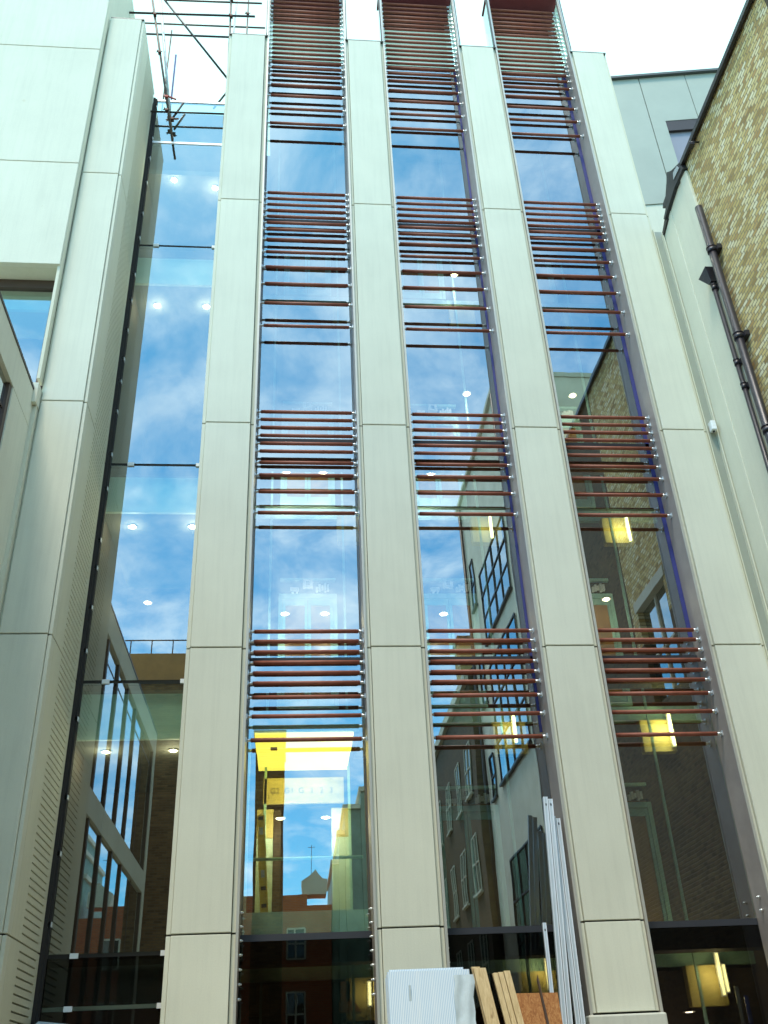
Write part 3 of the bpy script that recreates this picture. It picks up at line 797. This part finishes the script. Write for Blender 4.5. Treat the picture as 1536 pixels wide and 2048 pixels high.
# ------------------------------------------------------------------ grey clad building behind the right side
gb = thing('clad_building', 'pale grey panelled rooftop storey behind the last pier, dark window beside the brick wall', 'building', (10.8, 4, 0))
yaw = R(8.0)
def gp(s, off, z):        # s along the wall, off = depth behind it
    return (10.4 + s * math.cos(yaw) - off * -math.sin(yaw) * -1, 4.0 - s * math.sin(yaw) + off * math.cos(yaw), z)
def gbox(s0, s1, o0, o1, z0, z1, name, mat, par):
    p = [gp(s0, o0, z0), gp(s1, o0, z0), gp(s1, o1, z0), gp(s0, o1, z0), gp(s0, o0, z1), gp(s1, o0, z1), gp(s1, o1, z1), gp(s0, o1, z1)]
    return MB().hexa(p).build(name, mat, par)
Z0, Z1 = 21.70, 27.05
wxa, wxb, wza, wzb = 1.52, 4.2, 22.6, 25.05
for s0, s1, z0, z1 in ((-2.5, 1.10, Z0, Z1), (1.125, wxa, Z0, Z1), (wxa, 2.45, wzb, Z1), (2.47, wxb, wzb, Z1), (wxb, 9, Z0, Z1), (wxa, wxb, Z0, wza)):
    gbox(s0, s1, 0, .12, z0, z1, 'cladding_panel', 'cladding_grey', gb)
gbox(-2.5, 9, .13, 3, Z0 + .03, Z1 - .03, 'core_wall', 'gap_dark', gb)
gbox(wxa - .01, wxb, .10, .125, wza, wzb, 'blind', 'purple_grey', gb)
gbox(wxa, wxb, .01, .09, wzb - .42, wzb - .005, 'head_shade', 'dark_metal', gb)  # dark strip painted in for the shade at the recess top
gbox(-2.6, 9.1, -.10, 3.1, Z1, Z1 + .09, 'roof_edge', 'cladding_edge', gb)
gbox(-2.5, 1.55, .03, .2, 12.0, Z0 - .01, 'lower_wall', 'pier_concrete', gb)
gbox(1.57, 1.60, .02, .2, 12.0, Z0 - .01, 'lower_seam', 'cladding_edge', gb)
gbox(1.62, 6, .03, .2, 12.0, Z0 - .01, 'lower_wall', 'pier_concrete', gb)

# ------------------------------------------------------------------ scaffold on the roof of the stair
sc = thing('scaffold', 'steel tube scaffold standing on the roof above the glazed stair', 'scaffold', (-1.2, 1.2, 19.8))
def st(p0, p1, r=.024, mat='scaffold_steel', name='tube'):
    return MB().cyl(p0, p1, r, 10).build(name, mat, sc)
st((-1.28, 1.1, 19.85), (-1.28, 1.1, 26.5))            # raked by perspective only
st((-1.28 + .0, 1.9, 20.0), (-1.28, 1.9, 27.5), .024, 'scaffold_pale')
sx = -.22
st((-.20, 1.1, 21.0), (-.20, 1.1, 27.0))
st((-.16, 1.9, 20.5), (-.16, 1.9, 27.8), .024, 'scaffold_pale')
# (scaffold continued) replace the four plain standards with the tubes seen, leaning as they do
for o in list(sc.children):
    bpy.data.objects.remove(o)
def ext(a, b, f):
    a, b = Vector(a), Vector(b); return tuple(a + (b - a) * f)
st(ext((-1.26, 1.1, 19.81), (-2.13, 1.1, 25.09), 1.3), (-1.26, 1.1, 19.81), .026)
st(ext((-1.37, 1.28, 20.73), (-1.97, 1.28, 25.41), 1.3), (-1.37, 1.28, 20.5), .030, 'scaffold_pale')
st(ext((-.16, 1.1, 22.09), (-.21, 1.1, 25.28), 1.4), (-.12, 1.1, 20.4), .026)
st(ext((-.18, 1.28, 24.3), (-.11, 1.28, 25.6), 1.8), (-.20, 1.28, 20.7), .022, 'scaffold_pale')
st((-1.83, 1.15, 25.21), (.56, 1.15, 25.29))
st((-2.78, 1.04, 24.40), (.41, 1.04, 24.53), .027, 'dark_metal')
st((-2.57, 2.2, 25.87), (.60, 2.2, 25.94))
st((-2.44, 2.2, 25.40), (-.30, 2.2, 25.45), .027, 'dark_metal')
st((-1.84, 1.16, 20.84), (-.10, 1.16, 20.87), .022, 'dark_metal')
st(ext((-.19, 1.2, 22.26), (-1.86, 1.2, 25.29), 1.4), (-.02, 1.2, 21.95), .026, 'dark_metal')
st((-.55, 2.0, 22.2), (.1, 2.0, 23.7), .024)
st((-1.13, 1.2, 21.25), (-1.33, 1.2, 20.70), .024, 'dark_metal')
st((-1.83, 2.3, 25.77), (-1.83, 2.3, 21.0), .018, 'scaffold_steel')
st((-1.65, 2.3, 24.72), (-1.62, 2.3, 21.0), .022, 'dark_blue')
st((.19, 1.5, 26.6), (.19, 1.5, 21.9), .020)
def coupler(p, mat='coupler'):
    x, y, z = p
    MB().box(x - .035, x + .035, y - .04, y + .05, z - .024, z + .028).cyl((x - .075, y - .02, z - .015), (x + .065, y - .03, z + .01), .010, 8).cyl((x - .05, y - .045, z - .035), (x - .045, y - .045, z + .035), .012, 8).build('coupler', mat, sc)
for p in ((-2.01, 1.05, 24.40), (-1.78, 1.07, 22.91), (-1.46, 1.07, 20.78), (-.17, 1.05, 24.50), (-.19, 1.08, 25.22), (.20, 1.4, 25.20), (-1.33, 1.15, 20.58)): coupler(p)
coupler((-1.50, 1.07, 21.25), 'coupler_red')
MB().obox((-1.50, 1.04, 21.27), (-1.28, 1.10, 21.22), .03, .03).build('coupler', 'coupler_red', sc)
MB().box(-2.4, .3, 1.9, 2.4, 19.9, 20.0).build('base_board', 'timber', sc)

# ------------------------------------------------------------------ site materials leaning at the foot of the facade
bs = thing('board_stack', 'stack of pale blue ribbed boards leaning against the second pale pier', 'boards', (3.0, -.9, 0))
n = 7
for i in range(n):
    x0 = 2.56 + .012 * ((i * 5) % 3); x1 = 3.50 - .02 * ((i * 3) % 4)
    y = -.93 + .045 * i; zt = 2.85 + .012 * ((i * 7) % 4) - .01 * i
    MB().hexa([(x0, y - .55, 0), (x1, y - .55, 0), (x1, y - .51, 0), (x0, y - .51, 0), (x0, y, zt), (x1, y, zt), (x1, y + .035, zt), (x0, y + .035, zt)]).build('ribbed_board', 'twinwall', bs)
# loose polythene wrapped over the right hand edge
mb = MB(); nx, nz = 10, 26
for j in range(nz + 1):
    for i in range(nx + 1):
        u, v = i / nx, j / nz
        z = 2.79 - v * 2.0; yb = -.93 - .55 * (1 - z / 2.85)
        x = 3.30 + .225 * u + (.014 * math.sin(v * 19 + 1) + .010 * math.sin(v * 43)) * (u if u > .5 else (1 - u) * .8)
        yy = yb - .018 - .012 * math.sin(u * 9 + v * 12)
        mb.v.append((x, yy, z))
k = len(mb.v)
for j in range(nz + 1):
    for i in range(nx + 1):
        p = mb.v[j * (nx + 1) + i]; mb.v.append((p[0], p[1] + .004, p[2]))
W_ = nx + 1
for j in range(nz):
    for i in range(nx):
        a = j * W_ + i; mb.face([a, a + 1, a + 1 + W_, a + W_], True); mb.face([k + a, k + a + W_, k + a + 1 + W_, k + a + 1], True)
mb.build('wrapping', 'poly_sheet', bs)
# printed mark strip down the boards (illegible smudge)
MB().box(2.79, 2.815, -.99, -.985, 2.3, 2.7).build('tape', 'poly_sheet', bs)
def battens(name_label, xs, ztop, y0, tw=.05):
    t = thing('timber_batten', name_label, 'timber', (xs[0][0], y0, 0), 'timber battens leaning upright')
    for i, (x, w, dz, dy) in enumerate(xs):
        z = ztop + dz
        MB().hexa([(x - .06, y0 + dy - .5, 0), (x + w - .06, y0 + dy - .5, 0), (x + w - .06, y0 + dy - .45, 0), (x - .06, y0 + dy - .45, 0),
                   (x, y0 + dy, z), (x + w, y0 + dy, z), (x + w, y0 + dy + .05, z), (x, y0 + dy + .05, z)]).build('plank', 'timber', t, bevel=.003)
# planks run up to the right at their foot, so feet sit further right
def battens2(label, xs, ztop, y0, foot):
    t = thing('timber_planks', label, 'timber', (xs[0][0] + foot, y0 - .5, 0), 'timber planks leaning upright')
    for i, (x, w, dz, dy) in enumerate(xs):
        z = ztop + dz
        MB().hexa([(x + foot, y0 + dy - .5, 0), (x + w + foot, y0 + dy - .5, 0), (x + w + foot, y0 + dy - .45, 0), (x + foot, y0 + dy - .45, 0),
                   (x, y0 + dy, z), (x + w, y0 + dy, z), (x + w, y0 + dy + .048, z), (x, y0 + dy + .048, z)]).build('plank', 'timber', t, bevel=.003)
battens2('wide pale timber planks leaning right beside the ribbed boards', [(3.555, .145, 0, 0), (3.545, .10, .02, .06), (3.60, .11, .01, .12)], 2.86, -.9, .42)
battens2('bundle of narrow pale timber planks between the wide planks and the brown strand board', [(3.775, .062, -.01, 0), (3.842, .058, .0, .005), (3.905, .072, .01, -.01), (3.80, .10, .0, .06)], 2.81, -.9, .42)
osb = MB().hexa([(4.02, -1.0, 0), (4.62, -1.0, 0), (4.62, -.96, 0), (4.02, -.96, 0), (3.98, -.6, 2.61), (4.58, -.6, 2.60), (4.58, -.575, 2.60), (3.98, -.575, 2.61)]).build('strand_board', 'strand_board', None, origin=(4.3, -1, 0))
tag(osb, 'rusty brown strand board leaning behind the timber planks', 'board')
br = MB().hexa([(4.60, -.95, 0), (4.66, -.95, 0), (4.66, -.90, 0), (4.60, -.90, 0), (4.355, -.62, 2.74), (4.365, -.62, 2.80), (4.37, -.59, 2.80), (4.35, -.59, 2.74)]).build('thin_board', 'window_frame_brown', None, origin=(4.6, -.95, 0))
tag(br, 'thin dark brown board with a pointed top leaning in front of the strand board', 'board')
def stud(top, foot, w, d, label, n=2):
    t = thing('steel_stud', label, 'steel stud', foot, 'white steel studs leaning on the glass')
    T_, F_ = Vector(top), Vector(foot)
    ww = w / n
    for i in range(n):
        o = Vector(((i - (n - 1) / 2) * (ww + .002), 0, 0))
        dz = Vector((0, 0, -.03 * i))
        mb = MB().obox(F_ + o, T_ + o + dz, ww * .9, d, (0, 1, 0))
        # rolled lips along both edges
        mb2 = MB().obox(F_ + o + Vector((-ww * .34, -d / 2 - .006, 0)), T_ + o + dz + Vector((-ww * .34, -d / 2 - .006, 0)), ww * .20, .010, (0, 1, 0))
        mb2.obox(F_ + o + Vector((ww * .34, -d / 2 - .006, 0)), T_ + o + dz + Vector((ww * .34, -d / 2 - .006, 0)), ww * .20, .010, (0, 1, 0))
        b = mb.build('channel', 'steel_stud', t)
        mb2.build('lip', 'tube_white', b)
        k_ = T_ + (F_ - T_) * .012 + o
        MB().box(k_.x - .008, k_.x + .008, k_.y - d / 2 - .008, k_.y - d / 2 - .001, k_.z - .06, k_.z - .03).build('punch_hole', 'black_plastic', b)
    return t
stud((4.925, .02, 5.03), (4.56, -.55, 0), .13, .05, 'pair of long white steel studs, the tallest of the leaning studs', 2)
stud((5.02, .10, 4.79), (4.80, -.50, 0), .12, .05, 'pair of white steel studs just right of the tallest pair', 2)
stud((4.66, -.02, 3.44), (4.50, -.50, 0), .05, .04, 'single short white steel stud left of the tallest pair', 1)
sh = MB().hexa([(-1.74, .98, 2.50), (-.7, 1.0, 2.50), (-.65, 1.28, 2.50), (-1.74, 1.30, 2.50), (-1.72, 1.0, 2.60), (-.95, 1.05, 2.56), (-.7, 1.25, 2.53), (-1.74, 1.30, 2.66)]).build('dust_sheet', 'poly_sheet', None, origin=(-1.2, 1.1, 2.5))
tag(sh, 'white dust sheet heaped on the ledge under the glazed stair', 'sheet')
lg = MB().box(-1.78, -.07, .8, 1.34, 2.36, 2.49).build('site_ledge', 'window_frame_brown', None, origin=(-1, 1, 2.4))
tag(lg, 'brown boarded ledge at the foot of the glazed stair', 'ledge')

# ------------------------------------------------------------------ buildings behind the camera, seen in the glass
def win_grid(par, face, x, ys, zs, frame='cream_wall', glassm='dark_window', deep=.12, bars=(1, 1)):
    """windows on a wall; face 'x' -> wall plane x (looks to -x), face 'y' -> plane y (looks to +y)"""
    for (y0, y1) in ys:
        for (z0, z1) in zs:
            if face == 'x':
                w = MB().box(x - .02, x + .0, y0, y1, z0, z1).build('window', glassm, par)
                f = MB()
                for q in range(bars[0] + 2):
                    yy = y0 + (y1 - y0) * q / (bars[0] + 1); f.box(x - .06, x - .021, yy - .022, yy + .022, z0, z1)
                for q in range(bars[1] + 2):
                    z_ = z0 + (z1 - z0) * q / (bars[1] + 1); f.box(x - .055, x - .022, y0, y1, z_ - .03, z_ + .03)
                f.box(x - .12, x - .0, y0 - .08, y1 + .08, z0 - .12, z0 - .04)
                f.build('frame', frame, w)
            else:
                w = MB().box(y0, y1, x, x + .02, z0, z1).build('window', glassm, par)
                f = MB()
                for q in range(bars[0] + 2):
                    yy = y0 + (y1 - y0) * q / (bars[0] + 1); f.box(yy - .04, yy + .04, x + .021, x + .06, z0, z1)
                for q in range(bars[1] + 2):
                    z_ = z0 + (z1 - z0) * q / (bars[1] + 1); f.box(y0, y1, x + .022, x + .055, z_ - .04, z_ + .04)
                f.build('frame', frame, w)
# brown brick block across the yard
b1 = thing('brick_building', 'brown brick building with a roof railing, reflected low in the glazed stair', 'building', (-4, -15, 0))
MB().box(-10, -1.95, -21, -15, 0, 13.7).build('wall', 'stock_brick_x', b1)
MB().box(-4.0, -1.95, -14.99, -14.9, 13.76, 14.75).build('parapet', 'amber_panel', b1)
MB().box(-10, -1.95, -21, -14.99, 13.71, 13.755).build('roof', 'lead', b1)
rl = MB().cyl((-4.2, -14.95, 15.25), (-1.95, -14.95, 15.25), .025, 8)
for x in (-4.0, -3.3, -2.6, -2.0): rl.cyl((x, -14.95, 14.75), (x, -14.95, 15.25), .02, 8)
rl.build('railing', 'dark_metal', b1)
win_grid(b1, 'y', -15, [(-6.4, -5.2), (-9, -7.8)], [(1, 3), (4.5, 6.5), (8, 10)], 'cream_wall')
b7 = thing('brick_stair_tower', 'narrow dark brick tower reflected left of the pale sky in the lift car glass', 'building', (.8, -16, 0))
MB().box(.35, 1.2, -18, -15.2, 0, 11.4).build('wall', 'stock_brick_x', b7)
MB().box(.30, 1.24, -18.05, -15.15, 11.41, 11.55).build('coping', 'old_stone', b7)
# tall cream building beyond the brick wall
b2 = thing('cream_building', 'tall cream rendered building with large steel windows, reflected in the middle bay', 'building', (WX, -17, 0))
MB().box(WX - .06, WX + 8, -22.4, -12.65, 0, 23.8).build('wall', 'cream_wall', b2)
MB().box(WX - .2, WX + 8, -22.5, -12.6, 23.81, 24.0).build('coping', 'old_stone', b2)
win_grid(b2, 'x', WX - .07, [(-19.2, -14.5)], [(10.9, 15.2), (16.2, 19.1)], 'dark_metal', 'window_glass', bars=(3, 2))
win_grid(b2, 'x', WX - .07, [(-20.9, -20.2)], [(18.4, 20.4), (10.8, 12.3), (14.3, 16.2)], 'dark_metal', 'dark_window', bars=(0, 1))
win_grid(b2, 'x', WX - .07, [(-19.2, -14.5)], [(1.0, 3.6), (4.4, 8.3)], 'dark_metal', 'dark_window', bars=(3, 2))
MB().cyl((WX - .16, -21.6, 0), (WX - .16, -21.6, 23.7), .07, 10).cyl((WX - .16, -13.6, 0), (WX - .16, -13.6, 23.7), .06, 10).build('downpipe', 'dark_metal', b2)
# terrace further along the right side
b3 = thing('terrace_house', 'shabby stock brick terrace with stepped stone chimneys, reflected low in the middle bay', 'building', (WX, -28, 0))
MB().box(WX - .3, WX + 8, -34.6, -22.45, 0, 16.4).build('wall', 'dark_brick', b3)
MB().prism([(WX - .3, -34.6, 16.41), (WX - .3, -22.45, 16.41), (WX + 3, -22.45, 19.2), (WX + 3, -34.6, 19.2)], (.4, 0, .0)).build('roof', 'roof_slate', b3)
MB().box(WX - .5, WX - .31, -34.6, -22.45, 16.0, 16.4).build('cornice', 'old_stone', b3)
MB().box(WX - .4, WX + .9, -24.6, -23.4, 16.42, 18.2).build('chimney', 'stock_brick', b3)
MB().box(WX - .45, WX + .95, -24.65, -23.35, 18.21, 18.4).build('chimney_cap', 'lead', b3)
win_grid(b3, 'x', WX - .31, [(-33.4, -32.2), (-30.4, -29.2), (-27.4, -26.2), (-24.6, -23.4)], [(1, 3.2), (4.6, 6.8), (8.2, 10.2), (11.8, 13.8)], 'old_stone', 'dark_window')
# end of the street
b4 = thing('red_brick_house', 'red brick house with a white gable and aerial, reflected below the lift car', 'building', (0, -36, 0))
MB().box(-6, 2.2, -42, -35.0, 0, 10.2).build('wall', 'red_brick', b4)
MB().box(2.2, 3.35, -42, -35.0, 0, 9.7).build('wall', 'red_brick', b4)
MB().prism([(1.98, -35.2, 10.22), (3.10, -35.2, 10.22), (3.10, -35.2, 10.92), (2.95, -35.2, 10.95), (2.63, -35.2, 11.38), (2.25, -35.2, 11.05), (1.90, -35.2, 10.85)], (0, -1.2, 0)).build('gable', 'cream_wall', b4)
MB().cyl((2.40, -35.6, 11.2), (2.40, -35.6, 12.6), .014, 8).cyl((2.2, -35.6, 12.5), (2.6, -35.6, 12.5), .012, 8).build('aerial', 'dark_metal', b4)
win_grid(b4, 'y', -34.99, [(1.3, 2.1), (-1.6, -.8), (-4.6, -3.8)], [(7.4, 8.7), (4.2, 6.0), (1.2, 3.0)], 'cream_wall')
b5 = thing('pale_terrace', 'pale green-grey stepped house fronts, reflected at the right edge of the lift car glass', 'building', (5, -36, 0))
for i, (x0, x1, z, y) in enumerate(((3.4, 3.75, 11.6, -35.4), (3.75, 4.10, 13.0, -35.2), (4.10, 4.9, 14.2, -35.0), (4.9, 8.4, 15.0, -34.8))):
    MB().box(x0, x1 - .01, y - 7, y, 0, z).build('wall', 'green_copper', b5)
    MB().box(x0 - .12, x1 - .01, y - 7, y + .12, z + .01, z + .22).build('cornice', 'cream_wall', b5)
win_grid(b5, 'y', -34.78, [(5.3, 6.1), (6.9, 7.7)], [(1, 3), (4.5, 6.5), (8, 10), (11.2, 13)], 'cream_wall')
b6 = thing('corner_building', 'dark brick corner block at the far left, barely seen in the reflections', 'building', (-12, -30, 0))
MB().box(-22, -6.2, -44, -24, 0, 15.5).build('wall', 'stock_brick_x', b6)
win_grid(b6, 'y', -24, [(-20, -18.6), (-16.5, -15.1), (-13, -11.6), (-9.5, -8.1)], [(2, 4), (6, 8), (10, 12)], 'cream_wall')
MB().box(-22.1, -6.1, -44, -23.9, 15.51, 15.7).build('coping', 'old_stone', b6)

for o in bpy.data.objects:
    if o.get('label') and not 4 <= len(o['label'].split()) <= 16: print('LABEL', len(o['label'].split()), o['label'])
